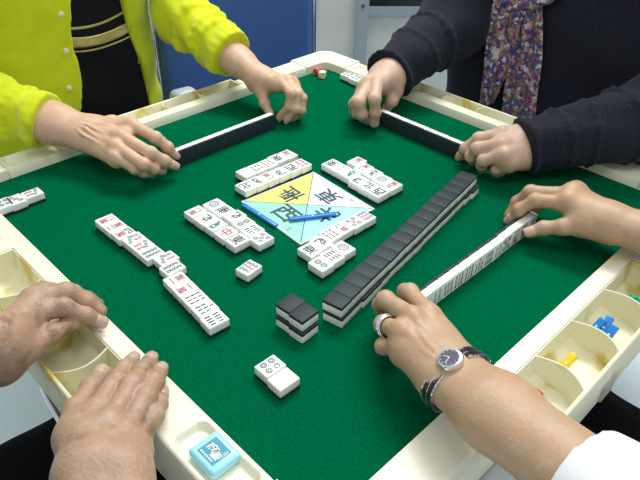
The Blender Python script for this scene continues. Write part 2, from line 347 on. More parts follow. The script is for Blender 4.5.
def tile_mesh(face):
    """the white block of one tile, face up, its engraving in the same mesh; local origin at the tile's centre on the underside"""
    if face in BODY: return BODY[face]
    b = MB(); b.rbox(-W/2+.0001, W/2-.0001, -L/2+.0001, L/2-.0001, .0033, HH, .0014, 0); z = HH+.00006; MK = dict(k=1,b=2,r=3,g=4)
    if face:
        kd, n = face[0], face[1:]
        if kd == 'm':
            put_glyph(b, NUM[int(n)-1], 0, .0056, .0125, .0098, z, 1); put_glyph(b, '萬', 0, -.0052, .0115, .0112, z, 3)
        elif kd == 'p':
            n = int(n)
            if n == 1:
                ring(b, 0, 0, .0062, .0074, z, 2, 28); ring(b, 0, 0, .0040, .0050, z, 2, 24); ring(b,0,0,.0014,.0028,z,3,20)
                for i in range(12): disc(b, .0056*math.cos(i*math.pi/6), .0056*math.sin(i*math.pi/6), .0006, z, 1, 8)
            else:
                r = {2:.0044,3:.0034,4:.0036,5:.0032,6:.0030,7:.0026,8:.0027,9:.0027}[n]
                for i, (u, v) in enumerate(PINS[n]):
                    c = 3 if (n == 5 and i == 2) or (n == 9 and 0 < abs(v) < -1) or (n == 7 and i > 2) or (n == 6 and i > 1) or (n == 3 and i == 1) or (n == 9 and v == 0) else 2
                    pin(b, u*.0086, v*.0098, r, z, c)
        elif kd == 's':
            n = int(n)
            if n == 1:
                disc(b, .0005, .002, .0036, z, 4); disc(b, -.002, .0065, .0022, z, 3); ring(b, .001, -.004, .0022, .0044, z, 2)
                for i in range(5): b.add([(-.004+.002*i, -.010, z),(-.003+.002*i, -.010, z),(.0005+.0006*i, -.003, z)], [(0,1,2)], 1)
            else:
                for i, (u, v) in enumerate(SOUS[n]):
                    c = 3 if (n in (5,) and i == 2) or (n == 7 and i == 0) or (n == 9 and u == 0) else 4 if n in (2,3,4) else 1
                    sou(b, u*.0096, v*.0098, z, c, .0066 if n < 9 and n != 7 else .0052, 0)
        else:
            ch, c, s = {'E':('東',1,.016),'S':('南',1,.016),'X':('西',1,.016),'N':('北',1,.016),'F':('發',1,.0165),'C':('中',3,.016)}[kd]
            put_glyph(b, ch, 0, 0, s, s*1.15, z, c)
    me = bpy.data.meshes.new('tile_block'); me.from_pydata(b.V, [], b.F)
    for mm in (tile_m, ink_m, inkb_m, inkr_m, inkg_m): me.materials.append(mm)
    me.polygons.foreach_set('material_index', b.M); me.polygons.foreach_set('use_smooth', [True]*len(me.polygons)); me.set_sharp_from_angle(angle=math.radians(60)); me.update()
    BODY[face] = me; return me
_b = MB(); _b.rbox(-W/2, W/2, -L/2, L/2, 0, .0040, .0007, 0)
BACK = bpy.data.meshes.new('tile_back'); BACK.from_pydata(_b.V, [], _b.F); BACK.materials.append(tback_m)
BACK.polygons.foreach_set('use_smooth', [True]*len(BACK.polygons)); BACK.set_sharp_from_angle(angle=math.radians(60))
FACEW = dict(E='east wind character', S='south wind character', X='west wind character', N='north wind character', F='green dragon character', C='red dragon character')
def fdesc(face):
    if not face: return 'blank face'
    if face[0] in FACEW: return FACEW[face[0]]
    n = ['one','two','three','four','five','six','seven','eight','nine'][int(face[1:])-1]
    return n+' '+{'m':'over red characters','p':'circles' if n != 'one' else 'large circle','s':'bamboo sticks' if n != 'one' else 'bamboo bird'}[face[0]]
def tile(face, x, y, z, rz, label, group, mode='up'):
    """centre x, y of the footprint; rz turns the top of the character away from +y; mode up / down / stand"""
    r = empty('mahjong_tile', (0,0,0)); tag(r, label, 'tile', group); assert len(label.split()) <= 16, label
    a = bpy.data.objects.new('tile_block', tile_mesh(face)); COL.objects.link(a); a.parent = r
    c = bpy.data.objects.new('tile_back', BACK); COL.objects.link(c); c.parent = r; c['label'] = 'black back layer'
    if mode == 'up': Mx = Matrix.Translation((x,y,z))@Matrix.Rotation(rz,4,'Z')
    elif mode == 'down': Mx = Matrix.Translation((x,y,z+HH))@Matrix.Rotation(rz,4,'Z')@Matrix.Rotation(math.pi,4,'Y')
    else: Mx = Matrix.Translation((x,y,z+L/2))@Matrix.Rotation(rz,4,'Z')@Matrix.Rotation(math.pi/2,4,'X')@Matrix.Translation((0,0,-HH/2))
    r.matrix_world = Mx; return r
ORD = ['first','second','third','fourth','fifth','sixth','seventh','eighth','ninth','tenth','eleventh','twelfth','thirteenth','fourteenth','fifteenth','sixteenth','seventeenth']
PI = math.pi; jit = lambda s=.0004: random.uniform(-s, s)
Z0 = .0002
# A: discards of the player in lime, beyond the card's yellow side (tops towards +x)
xa = -.0938+L/2
for i, f in enumerate(['N','s1','m8','F','X','p6']):
    tile(f, xa+i*.0012-.0006+L*0+.0004, -.0850+W*(i+.5), Z0, -PI/2, 'white tile, %s, %s from left in the row touching yellow card edge' % (fdesc(f), ORD[i]), 'discards beside the yellow triangle')
for i, (f, dx) in enumerate([('',0),('s6',.0006),('s9',.0012),('E',-.0008),('m3',.0002)]):
    tile(f, -.1236+L/2+dx, -.0607+W*(i+.5)+(.0008 if i > 3 else 0), Z0, -PI/2, 'white tile, %s, %s from left in the far row behind the card' % (fdesc(f), ORD[i]), 'discards beside the yellow triangle')
# B: discards left of the card (tops towards +y)
for f, x in [('m8',-.0859),('F',-.0637),('s1',-.0425),('C',-.0198),('E',.0030)]:
    tile(f, x+W/2, -.1768+L/2+jit(), Z0, 0, 'white tile, %s, in the lower left row of discards left of card' % fdesc(f), 'discards left of the card')
for i, (f, x, y) in enumerate([('p1',-.0836,-.1484),('S',-.0630,-.1488),('F',-.0424,-.1455),('p2',-.0216,-.1478),('s8',-.0010,-.1496),('p5',.0206,-.1527)]):
    tile(f, x+W/2, y+L/2, Z0, 0, 'white tile, %s, in the upper row of discards beside the blue stick' % fdesc(f), 'discards left of the card')
# C: discards upper right of the card (tops towards -y)
for i, (f, y) in enumerate([('E',.0470),('s2',.0465),('s1',.0455),('F',.0405),('N',.0392),('X',.0384)]):
    tile(f, -.0537+W*(i+.5), y+L/2, Z0, PI, 'white tile, %s, %s from left in the row nearest white card edge' % (fdesc(f), ORD[i]), 'discards right of the white triangle')
for i, (f, y) in enumerate([('m2',.0800),('m8',.0730),('s1',.0706),('p1',.0674),('m5',.0656)]):
    tile(f, -.0329+W*(i+.5), y+L/2, Z0, PI, 'white tile, %s, %s from left in the outer row right of card' % (fdesc(f), ORD[i]), 'discards right of the white triangle')
# D: discards below the card (tops towards -x)
for i, (f, x, y) in enumerate([('E',.0772,-.1228),('F',.0757,-.1023),('s9',.0712,-.0815),('m8',.0708,-.0610),('p5',.0725,-.0400),('p9',.0728,-.0192)]):
    tile(f, x+L/2, y+W/2, Z0, PI/2, 'white tile, %s, %s from left in row over the blue card triangle' % (fdesc(f), ORD[i]), 'discards below the card')
for f, x, y, wd in [('p2',.1063,-.1326,'leftmost and lowest'),('s8',.1045,-.1118,'middle'),('p1',.1020,-.0900,'rightmost')]:
    tile(f, x+L/2, y+W/2, Z0, PI/2, 'white tile, %s, %s of the three outer discards near the wall' % (fdesc(f), wd), 'discards below the card')
# E, F: the near left player's opened hand
for i, (f, x, y, r) in enumerate([('m8',-.1478,-.2722,0),('m2',-.1273,-.2722,PI),('m4',-.1068,-.2716,0),('p7',-.0885,-.2690,PI/1),('p7',-.0680,-.2690,0),('p8',-.0475,-.2690,0),('p7',-.0268,-.2618,PI),('p8',-.0062,-.2668,0)]):
    tile(f, x+W/2, y+L/2, Z0, r, 'white tile, %s, %s from the upper end of the opened hand' % (fdesc(f), ORD[i]), 'opened hand row left of the discards')
for i, (f, r) in enumerate([('m1',PI),('m1',0),('s9',0),('s7',0),('s8',0)]):
    a = -.085; d = W*(i+.5)
    tile(f, .0146+.0005*i+d*math.cos(a)+.0128*math.sin(-a), -.2752+.0128+d*math.sin(a)*1.0-(.0012 if i == 4 else 0), Z0, r+a, 'white tile, %s, %s in the near half of the opened hand' % (fdesc(f), ORD[i]), 'opened hand row, near end')
# G: open meld at the left edge, and one at the far corner
tile('p7', -.2675, -.3006, Z0, 0, 'white tile with seven circles at the right end of the meld at the left rim', 'meld at the left rim')
tile('p3', -.2667, -.3238, Z0, PI/2, 'white tile with three circles in the middle of the meld at the left rim', 'meld at the left rim').rotation_euler.z = -PI/2
tile('p4', -.2690, -.3391, Z0, -PI/2, 'white tile with circles cut off by the frame in the left meld', 'meld at the left rim')
bpy.context.view_layer.update()
tile('p4', -.2720, .3352, Z0, PI/2, 'white tile lying sideways at the left end of the far corner meld', 'meld at the far corner')
tile('p4', -.2488, .3345, Z0, PI, 'white tile with blue circles in the middle of the far corner meld', 'meld at the far corner')
tile('p2', -.2280, .3350, Z0, PI, 'white tile with circles half hidden by the hand at the far corner meld', 'meld at the far corner')
# singles
def corner_tile(f, x, y, a, *r):
    c, s = math.cos(a), math.sin(a); return tile(f, x+c*W/2-s*L/2, y+s*W/2+c*L/2, Z0, a, *r)
corner_tile('', .2118, -.2865, -.0232, 'plain blank white tile beside the four circle tile near the front', None)
corner_tile('p4', .1904, -.2848, -.012, 'white tile with four blue circles beside the plain blank tile', None)
corner_tile('p9', .0572, -.2030, .134, 'lone white tile with three rows of circles on the felt below the left discards', None)
# the two by two stack
for lev, (x, y) in ((0, (.1508,-.2233)), (1, (.1481,-.2205))):
    for i in range(2):
        a = .0637; c, s = math.cos(a), math.sin(a); u, v = W*(i+.5)+i*.0002, L/2+(.0015 if i == 0 else 0)
        tile('', x+c*u-s*v, y+s*u+c*v, Z0+lev*(HH+.0001), a, 'black-backed face-down tile, %s tile of the %s layer in the four-tile stack' % (('left','right')[i], ('lower','upper')[lev]), 'small stack of four tiles', 'down')
# the long wall
a = .1784; c, s = math.cos(a), math.sin(a)
for lev in (0, 1):
    for i in range(17):
        x, y = (.1768,-.1781) if lev else (.1790,-.1796)
        dx = jit(.0005)+(0 if lev else [0,0,.0015,.0015,0,-.0005,0,0,0,0,0,0,0,0,0,.001,.004][i])
        u, v = L/2+dx, W*(i+.5)+(.0 if lev else .0012)
        t = tile('', x+c*u-s*v, y+s*u+c*v, Z0+lev*(HH+.0001), a+PI/2, 'black-backed tile, %s from near end in %s layer of long wall' % (ORD[i], ('lower','upper')[lev]), '%s layer of the long wall' % ('lower','upper')[lev], 'down')
# standing hands
for i in range(10):
    tile('m1', -.2174+jit(.0003), -.110+W*(i+.5), Z0, PI/2+PI, 'standing black-backed tile, %s from the left held between the lime sleeved hands' % ORD[i], 'standing row of the player in lime', 'stand').rotation_euler
for i in range(10):
    tile('m1', -.105+W*(i+.5), .2375+jit(.0003), Z0, PI, 'standing black-backed tile, %s from the left held between the dark sleeved hands' % ORD[i], 'standing row of the player in the scarf', 'stand')
fr = ['s2','s3','s4','s6','s9','s9','s7','s8','s4','p5','m2','m5','m7']
for i in range(13):
    dx = [0,0,0,0,0,0,0,0,0,-.0008,-.0014,-.001,-.001][i]
    tile(fr[i], .2433+dx+jit(.0002), -.119+W*(i+.5), Z0, PI/2, 'standing tile, %s, %s from the near end held by right player' % (fdesc(fr[i]), ORD[i]), 'standing row of the right player', 'stand')

# ------------------------------------------------------------------ small things on the table
# wind card
cm = mat('card_yellow', (.88,.80,.17), .35); cw = mat('card_white', (.84,.86,.92), .35); cc = mat('card_cyan', (.36,.76,.86), .35); ct = mat('card_mint', (.30,.74,.56), .35)
cl = mat('clear_plastic_edge', (.55,.68,.68), .2); cr_ = empty('wind_card', (.0016,-.0330,Z0), math.radians(-4.1)); tag(cr_, 'square wind card with yellow, white, blue and mint triangles in the middle of the felt', 'card')
b = MB(); b.rbox(-.066,.066,-.066,.066,0,.0022,.0007); b.obj('card_sleeve', cl, cr_)
b = MB(); e = .0625; zc = .0024
# left corner of the photo = (-,-) ; top = (-,+) ; right = (+,+) ; bottom = (+,-)
A_, B_, C_, D_ = (-e,-e), (-e,e), (e,e), (e,-e)
for m, (p, q) in enumerate([(A_,B_),(B_,C_),(C_,D_),(D_,A_)]): b.add([(p[0],p[1],zc),(0,0,zc),(q[0],q[1],zc)], [(0,1,2)], m)
b.box(-e,e,-e,e,.0010,.00235,1)
for p, q in [((-e,-e),(e,e)),((-e,e),(e,-e))]:
    d = Vector((q[0]-p[0], q[1]-p[1], 0)).normalized(); n_ = Vector((-d.y, d.x, 0))*.0006
    b.add([(p[0]+n_.x,p[1]+n_.y,zc+.0001),(p[0]-n_.x,p[1]-n_.y,zc+.0001),(q[0]-n_.x,q[1]-n_.y,zc+.0001),(q[0]+n_.x,q[1]+n_.y,zc+.0001)], [(0,1,2,3)], 4)
for m, (ch, x, y, r) in enumerate([('南',-.036,-.002,-90),('東',.002,.036,180),('北',.034,.004,90),('西',-.002,-.036,0)]):
    put_glyph(b, ch, 0, 0, .036, .033, 0, 4, Matrix.Translation((x,y,zc+.0002))@Matrix.Rotation(math.radians(r),4,'Z'))
for i in range(4):
    put_glyph(b, '一二三四'[i], 0, 0, .006, .006, 0, 5, Matrix.Translation((-.056,-.030+.014*i,zc+.0002))@Matrix.Rotation(-PI/2,4,'Z'))
    put_glyph(b, '一二三四'[i], 0, 0, .006, .006, 0, 5, Matrix.Translation((-.012+.014*i,.056,zc+.0002))@Matrix.Rotation(PI,4,'Z'))
put_glyph(b, '三', 0, 0, .006, .008, 0, 4, Matrix.Translation((.030,-.056,zc+.0002)))
b.obj('card_print', [cm, cw, cc, ct, ink_m, inkr_m], cr_)
def stick(p, q, z, rgb, nm, label, group, wd=.0068, tilt=0, z2=None):
    p = Vector((p[0],p[1],z)); q = Vector((q[0],q[1],z if z2 is None else z2)); d = q-p; Ln = d.length; mid = (p+q)/2
    r = empty('scoring_stick'); tag(r, label, 'stick', group)
    m = mat('stick_'+nm, rgb, .3); dm = mat('stick_dot', (.75,.85,.9), .4)
    b = MB(); b.rbox(-Ln/2, Ln/2, -wd/2, wd/2, -.0022, .0022, .0014); b.obj('stick_body', m, r, True)
    b = MB(); b.tube([(0,0,.0018),(0,0,.0025)], .0013, n=12); b.obj('dot', dm, r)
    X = d.normalized(); Y = Vector((0,0,1)).cross(X).normalized(); Zv = X.cross(Y); Mx = Matrix((X,Y,Zv)).transposed().to_4x4(); Mx.translation = mid; r.matrix_world = Mx; return r
BL_ = (.01,.20,.62)
stick((-.0590,-.0985), (.0125,-.0990), .0031, BL_, 'blue', 'blue scoring stick lying along the lower left edge of the wind card', None)
stick((.0145,-.0790), (.0480,-.0235), .0052+.0005, BL_, 'blue', 'blue scoring stick lying diagonally across the wind card', None)
# dice
def die(x, y, rz, body, pip, nm, lab):
    r = empty('die', (x,y,Z0), rz); tag(r, lab, 'die'); s = .0140; b = MB(); b.rbox(-s/2,s/2,-s/2,s/2,0,s,.002); b.obj('die_body', mat(nm, body, .3), r, True)
    b = MB(); q = s/2+.0001
    for u, v in [(-.3,-.3),(.3,.3),(0,0),(.3,-.3),(-.3,.3)]:
        disc(b, u*s, v*s, .0011, s+.0001, 0, 10)
    for u, v in [(-.25,-.25),(.25,.25)]:
        n = 10; b.add([(u*s+.0013*math.cos(2*PI*i/n), -q, s/2+v*s+.0013*math.sin(2*PI*i/n)) for i in range(n)], [tuple(range(n))])
        b.add([(q, u*s+.0013*math.cos(2*PI*i/n), s/2+v*s+.0013*math.sin(2*PI*i/n)) for i in range(n)], [tuple(range(n))])
    b.obj('pips', pip, r)
pt = at(322.3, 78.0, 0); die(pt[0], pt[1], .5, (.85,.80,.60), ink_m, 'die_ivory', 'ivory die in the far felt corner, in front of the red one')
pt = at(317.6, 75.0, 0); die(pt[0], pt[1], .2, (.62,.03,.06), tile_m, 'die_red', 'red die in the far felt corner, behind the ivory one')
# cyan box in the recess
r = empty('small_box', (.2446,-.3722,.0068)); tag(r, 'small pale cyan plastic box with a teal label in the rim recess', 'box')
b = MB(); b.rbox(-.0182,.0182,-.0160,.0160,0,.011,.0045,seg=4); b.obj('box_shell', mat('cyan_plastic', (.38,.80,.88), .3), r, True)
b = MB(); b.add([(-.0108,-.0100,.0112),(.0108,-.0100,.0112),(.0108,.0100,.0112),(-.0108,.0100,.0112)], [(0,1,2,3)], 0)
R_ = Matrix.Rotation(0,4,'Z')
put_glyph(b, '麻', -.0028, .0012, .0112, .0085, .0113, 1); put_glyph(b, '雀', .0036, -.0014, .0105, .0085, .0113, 1)
for i, ch in enumerate('AMOS'): put_glyph(b, ch, .0088, .0068-.0028*i, .0024, .0024, .0113, 1, None)
for i in range(6): b.box(-.0090+.0028*i, -.0072+.0028*i, -.0084, -.0068, .0112, .0113, 1)
b.obj('box_label', [mat('teal_label', (.02,.30,.44), .4), tile_m], r)
# sticks in the right-hand tray compartments
def tray_sticks(pts, rgb, nm, where):
    for i, (u0, v0, u1, v1) in enumerate(pts):
        p = at(u0, v0, -.010); q = at(u1, v1, .006)
        w_ = ('leftmost', 'middle', 'rightmost')[i] if len(pts) > 1 else 'single'
        stick(p, q, -.010, rgb, nm, '%s %s scoring stick lying in the %s' % (w_, nm, where), nm+' sticks in the right tray' if len(pts) > 1 else None, .0088, z2=.006)
tray_sticks([(590,334,604,319),(596,339,611,317),(602,344,616,326)], (.01,.13,.50), 'blue', 'compartment above the yellow stick')
tray_sticks([(626,305,634,295),(632,309,641,298),(638,313,647,301)], (.01,.42,.27), 'green', 'topmost visible compartment of the right tray')
tray_sticks([(558,373,575,354)], (.86,.62,.01), 'yellow', 'right tray between red and blue')
tray_sticks([(530,406,540,391)], (.62,.01,.02), 'red', 'stained compartment nearest the bare forearm')

# ------------------------------------------------------------------ blue chair behind the far left rim
C0 = Vector((-.655,.335,0)); CR = Matrix.Translation(C0)@Matrix.Rotation(math.radians(-90-8),4,'Z')   # local x across the back, +y towards its own seat
ch = empty('stacking_chair', (C0.x, C0.y, -.7)); tag(ch, 'blue vinyl stacking chair with chrome frame, empty beyond the far left rim', 'chair')
def PC(o): o.location = (-C0.x, -C0.y, .7); return o
def bent(x0, x1, z0, z1, th, bow, rc):
    n, m = 30, 24; V = []; F = []
    for side in (0, 1):
        for i in range(n+1):
            for j in range(m+1):
                u = i/n*2-1; v = j/m*2-1
                k = 1-(max(abs(v)-.86, 0)/.14)**2*.10; x = (x0+x1)/2+u*(x1-x0)/2*k; z = (z0+z1)/2+v*(z1-z0)/2*(1-(max(abs(u)-.8,0)/.2)**2*.08)
                edge = (1-abs(u)**8)*(1-abs(v)**8); y = bow*(u*u)+(th*(.4+.6*edge**.5) if side else -th*(.4+.6*edge**.5))*.5
                V.append(CR@Vector((x, -y, z)))
    I = lambda s, i, j: s*(n+1)*(m+1)+i*(m+1)+j
    for i in range(n):
        for j in range(m): F += [(I(0,i,j),I(0,i+1,j),I(0,i+1,j+1),I(0,i,j+1)), (I(1,i,j),I(1,i,j+1),I(1,i+1,j+1),I(1,i+1,j))]
    for i in range(n): F += [(I(0,i,0),I(1,i,0),I(1,i+1,0),I(0,i+1,0)), (I(0,i,m),I(0,i+1,m),I(1,i+1,m),I(1,i,m))]
    for j in range(m): F += [(I(0,0,j),I(0,0,j+1),I(1,0,j+1),I(1,0,j)), (I(0,n,j),I(1,n,j),I(1,n,j+1),I(0,n,j+1))]
    return V, F
V, F = bent(-.215,.185,-.24,.16,.035,-.03,.05); PC(mesh_obj('backrest', V, F, blue_ch, ch, smooth=True))
b = MB()
for x in (-.225,.196): b.tube([CR@Vector((x,.03,.14)), CR@Vector((x,.03,-.24)), CR@Vector((x,.10,-.27)), CR@Vector((x,.40,-.28)), CR@Vector((x,.43,-.30)), CR@Vector((x,.46,-.69))], .009)
PC(b.obj('chrome_frame', chrome_m, ch, True))
for x in (-.215,.186):
    b = MB(); b.tube([CR@Vector((x,.06,-.26)), CR@Vector((x,-.04,-.69))], .009); PC(b.obj('rear_leg', chrome_m, ch, True))
b = MB(); b.rbox(-.20,.17,.06,.44,-.27,-.225,.02,0,CR); PC(b.obj('seat', blue_ch, ch, True))
b = MB(); g0 = at(184, 96, -.06); g1 = Vector((g0[0], g0[1], 0))
b.rbox(-.028,.028,-.02,.02,-.10,-.045,.014,0,Matrix.Translation(g1)@Matrix.Rotation(math.radians(-98),4,'Z'),4); PC(b.obj('arm_pad', mat('pale_grey_plastic', (.50,.58,.62), .4), ch, True)); 
b = MB(); b.tube([(g1.x,g1.y,-.09),(C0.x+.02,C0.y-.2,-.20)], .008); PC(b.obj('arm_tube', chrome_m, ch, True))
# ------------------------------------------------------------------ people
def A3(u, v, z): return np.array(at(u, v, z))
def hand(spec, res=.0014):
    """spec in photo pixels + heights; returns mesh pieces and nail frames"""
    ox, oy, sc = spec['o']
    def P(q): return A3(ox+q[0]/sc, oy+q[1]/sc, q[2])
    fing = [[P(q) for q in f] for f in spec['fingers']]; thumb = [P(q) for q in spec['thumb']]
    wr = P(spec['wrist']); el = A3(*spec['elbow']) if not isinstance(spec['elbow'], np.ndarray) else spec['elbow']
    mc = [f[0] for f in fing]; k = spec.get('scale', 1.0); fr = [.0084*k,.0088*k,.0084*k,.0074*k]
    across = mc[3]-mc[0]; across /= np.linalg.norm(across); fwd = (mc[1]-wr); fwd /= np.linalg.norm(fwd)
    up = np.cross(across, fwd)*spec['flip']; up /= np.linalg.norm(up)
    wa = np.cross(fwd, up); wa /= np.linalg.norm(wa)
    if wa@across < 0: wa = -wa
    allp = np.array([p for f in fing for p in f]+thumb+[wr]); fd = el-wr; fl = np.linalg.norm(fd); fd /= fl
    far = wr+fd*min(fl, spec.get('arm', .2)); pts = np.vstack([allp, far]); rr_ = .05
    fld = Field(pts.min(0)-rr_, pts.max(0)+rr_, res); R = spec.get('wr', .021)*k; hw = spec.get('ww', .010)*k
    # forearm (flattened at the wrist, rounder further up)
    pa = far; rf = spec.get('fr', .036)
    fa = np.cross(fd, up); fa /= np.linalg.norm(fa)
    for s_ in (-1, 1):
        fld.cap(wr+wa*s_*hw, wr+fd*.06+fa*s_*hw*(1 if fa@wa > 0 else -1)*1.0, R, R*1.05, k=.02)
        fld.cap(wr+fd*.055+fa*s_*hw, pa+fa*s_*.006, R*1.05, rf, k=.02)
    # palm
    for i, m in enumerate(mc):
        w0 = wr+wa*(i-1.5)/1.5*hw*1.1; r1 = [.0120,.0122,.0116,.0106][i]*k
        fld.cap(w0-up*.001, m-up*.0035-fwd*.004, R*.84, r1, k=.012)
    for i in range(3): fld.cap(mc[i]*.94+wr*.06-up*.006, mc[i+1]*.94+wr*.06-up*.006, .0112*k, .0112*k, k=.008)
    # thumb base
    fld.cap(wr+(thumb[0]-wr)*.35-up*.003, thumb[0], .0175*k, .0145*k, k=.022)
    fld.cap(thumb[0], thumb[1], .0142*k, .0104*k, k=.010)
    fld.cap(thumb[0]*.35+wr*.65, mc[0]*.55+wr*.45-up*.006, .012*k, .010*k, k=spec.get('web', .012))
    palm = fld.D; fld.D = np.full(fld.n, .03, np.float32); F = fld.D.copy()
    chains = [(f, fr[i]) for i, f in enumerate(fing)]+[(thumb[1:], .0091*k)]
    for ci, (f, r) in enumerate(chains):
        fld.D = np.full(fld.n, .03, np.float32); n = len(f)
        rs = [r*1.16, r*1.04, r*.94, r*.84] if n == 4 else [r*1.1, r*.98, r*.84]
        for j in range(n-1):
            fld.cap(f[j], f[j+1], rs[j]*.97, rs[j+1]*.95, k=.002)
        for j in range(1, n-1): fld.cap(f[j], f[j]+1e-4, rs[j]*1.04, k=.004)       # joint swelling
        F = smin(F, fld.D, .0012)
    D = smin(palm, F, .0045); fld.D = D
    # knuckles, tendons, veins
    rnd = random.Random(spec.get('seed', 1))
    for i, m in enumerate(mc):
        kk = m+up*.0040*k; fld.cap(kk, kk-fwd*.003, .0062*k, k=.008)
        w0 = wr+wa*(i-1.5)/1.5*hw*.5+up*(R*.80); fld.cap(m+up*.0070*k, m*.45+w0*.55+up*.0005, .0020, .0016, k=.0055)
    for j in range(spec.get('veins', 4)):
        a0 = mc[min(j, 3)]*.72+wr*.28; a1 = wr+fd*.02; lat = wa*(rnd.uniform(-.4,.4)*hw); base = up*(R*.78)
        p0 = a0+up*(.0085*k)+(mc[min(j+1,3)]-mc[min(j,3)])*.5*.7; p1 = (a0*.5+a1*.5)+up*(R*.72)+lat+wa*rnd.uniform(-.006,.006); p2 = a1+base*.95+lat
        fld.cap(p0+up*.0012, p1+up*.0010, .0013, .0016, k=.0030); fld.cap(p1+up*.0010, p2+up*.0010, .0016, .0015, k=.0030)
    # creases where joints bend: shallow grooves over each PIP joint
    for i, f in enumerate(fing):
        d0 = f[1]-f[0]; d0 /= np.linalg.norm(d0); d1 = f[2]-f[1]; d1 /= np.linalg.norm(d1); bz = d0-d1
        nb = bz/np.linalg.norm(bz) if np.linalg.norm(bz) > .25 else up
        sd = np.cross(d0, nb); sd /= np.linalg.norm(sd)+1e-9; t_ = (d0+d1); t_ /= np.linalg.norm(t_)
        for q in (-.0038, -.0012, .0014, .0040):
            c_ = f[1]+nb*(fr[i]*1.22)+t_*q; fld.cut(c_-sd*.0035, c_+sd*.0035, .0007, .0012)
    nails = []
    for f, r in chains:
        d2 = f[-1]-f[-2]; d2 /= np.linalg.norm(d2); d1 = f[-2]-f[-3]; d1 /= np.linalg.norm(d1)
        nn = (d1-(d1@d2)*d2)*3+(up-(up@d2)*d2)*.6
        if f is chains[-1][0]:
            if 'tn' in spec: nn = np.array(spec['tn'], float)
            else: nn = (up-(up@d2)*d2)
        nn = nn-(nn@d2)*d2
        nn /= np.linalg.norm(nn)+1e-9; nails.append((f[-1], d2, nn, r*.86))
    V, Fc = fld.mesh()
    return (V, Fc), nails, far, fd
def add_nails(body, nails):
    for tip, d, n, r in nails:
        s = np.cross(d, n); b = MB(); V = []; N = 9; Mn = 8
        for j in range(Mn+1):
            t = j/Mn; w_ = 62*(1-max(0, abs(t-.5)*2-.55)**2*1.6)
            for i in range(N+1):
                a = math.radians(-w_+2*w_*i/N); R2 = r*(1.02+.03*math.cos((t-.5)*PI)-.10*max(0,t-.6))
                V.append(tip+d*(-.0068+t*.0128)+(n*math.cos(a)+s*math.sin(a)*.92)*R2)
        top = len(V); V += [v-n*.0012 for v in V]
        I = lambda k, i, j: k*top+j*(N+1)+i; F = []
        for j in range(Mn):
            for i in range(N): F += [(I(0,i,j),I(0,i+1,j),I(0,i+1,j+1),I(0,i,j+1)),(I(1,i,j),I(1,i,j+1),I(1,i+1,j+1),I(1,i+1,j))]
        for i in range(N): F += [(I(0,i,0),I(1,i,0),I(1,i+1,0),I(0,i+1,0)),(I(0,i,Mn),I(0,i+1,Mn),I(1,i+1,Mn),I(1,i,Mn))]
        for j in range(Mn): F += [(I(0,0,j),I(0,0,j+1),I(1,0,j+1),I(1,0,j)),(I(0,N,j),I(1,N,j),I(1,N,j+1),I(0,N,j+1))]
        mesh_obj('fingernail', V, F, nail_m, body, smooth=True)
def fold(P, amp, f, seed):
    r = random.Random(seed); out = 0
    for i in range(3):
        k1 = np.array([r.uniform(-1,1), r.uniform(-1,1), r.uniform(.3,1)], np.float32); k1 *= f*(1+.5*i)/np.linalg.norm(k1); k2 = np.array([r.uniform(-1,1) for _ in range(3)], np.float32)*f*.5
        out = out+np.sin(P@k1+r.uniform(0,6)+1.4*np.sin(P@k2+r.uniform(0,6)))/(1+.5*i)
    return out*amp
def sleeve(sh, el, cf, rs, re, rc, res=.004, folds=None, amp=.0016, freq=75, seed=1, hem=.0, cuffs=0, k=.03):
    sh, el, cf = map(np.array, (sh, el, cf)); pts = np.stack([sh, el, cf]); f = Field(pts.min(0)-.10, pts.max(0)+.10, res)
    f.cap(sh, el, rs, re, k=k); f.cap(el, cf, re, rc, k=k)
    d = (el-cf)/np.linalg.norm(el-cf)
    def ringfold(c, ax, R, r_, tilt):
        o1 = np.cross(ax, [0,0,1.]); o1 /= np.linalg.norm(o1); o2 = np.cross(ax, o1); n = 18
        ps = [c+(o1*math.cos(2*PI*i/n)+o2*math.sin(2*PI*i/n))*R+ax*tilt*math.cos(2*PI*i/n+tilt*50) for i in range(n+1)]
        for i in range(n): f.cap(ps[i], ps[i+1], r_*1.08, k=.004)
    for t, rr2, tl in (folds or []):
        c = cf+(el-cf)*t; ringfold(c, d, (rc+(re-rc)*t)*.97, rr2, tl)
    for i in range(cuffs):
        ringfold(cf+d*(.004+.010*i), d, rc*.98+.001*i, .0065, .004*(i%2))
    P = f.grid(); f.D += fold(P, amp, freq, seed)
    # straight end at the cuff; the cap swells only within reach of the hand opening
    Q = P-(cf+d*hem).astype(np.float32); ql = -(Q@d.astype(np.float32)); near = np.sqrt((Q**2).sum(-1)) < .10
    f.D = np.where(near, np.maximum(f.D, ql), f.D)
    return f.mesh()
def torso(c0, c1, wv, r, half, sh, res=.007, amp=.002, freq=45, seed=3, grow=0, cutfn=None):
    c0, c1, wv = np.array(c0), np.array(c1), np.array(wv); pts = np.stack([c0, c1]); f = Field(pts.min(0)-half-r-.05, pts.max(0)+half+r+.05, res)
    for s_ in (-1, 0, 1): f.cap(c0+wv*s_*half, c1+wv*s_*half*.9, r+grow, (r+grow)*.95, k=.06)
    for s_ in sh: f.cap(c1, s_, r*.6+grow, .062+grow, k=.06)
    P = f.grid(); f.D += fold(P, amp, freq, seed)
    if cutfn is not None: f.D = np.maximum(f.D, cutfn(P))
    return f.mesh()
Z = np.array([0,0,1.])
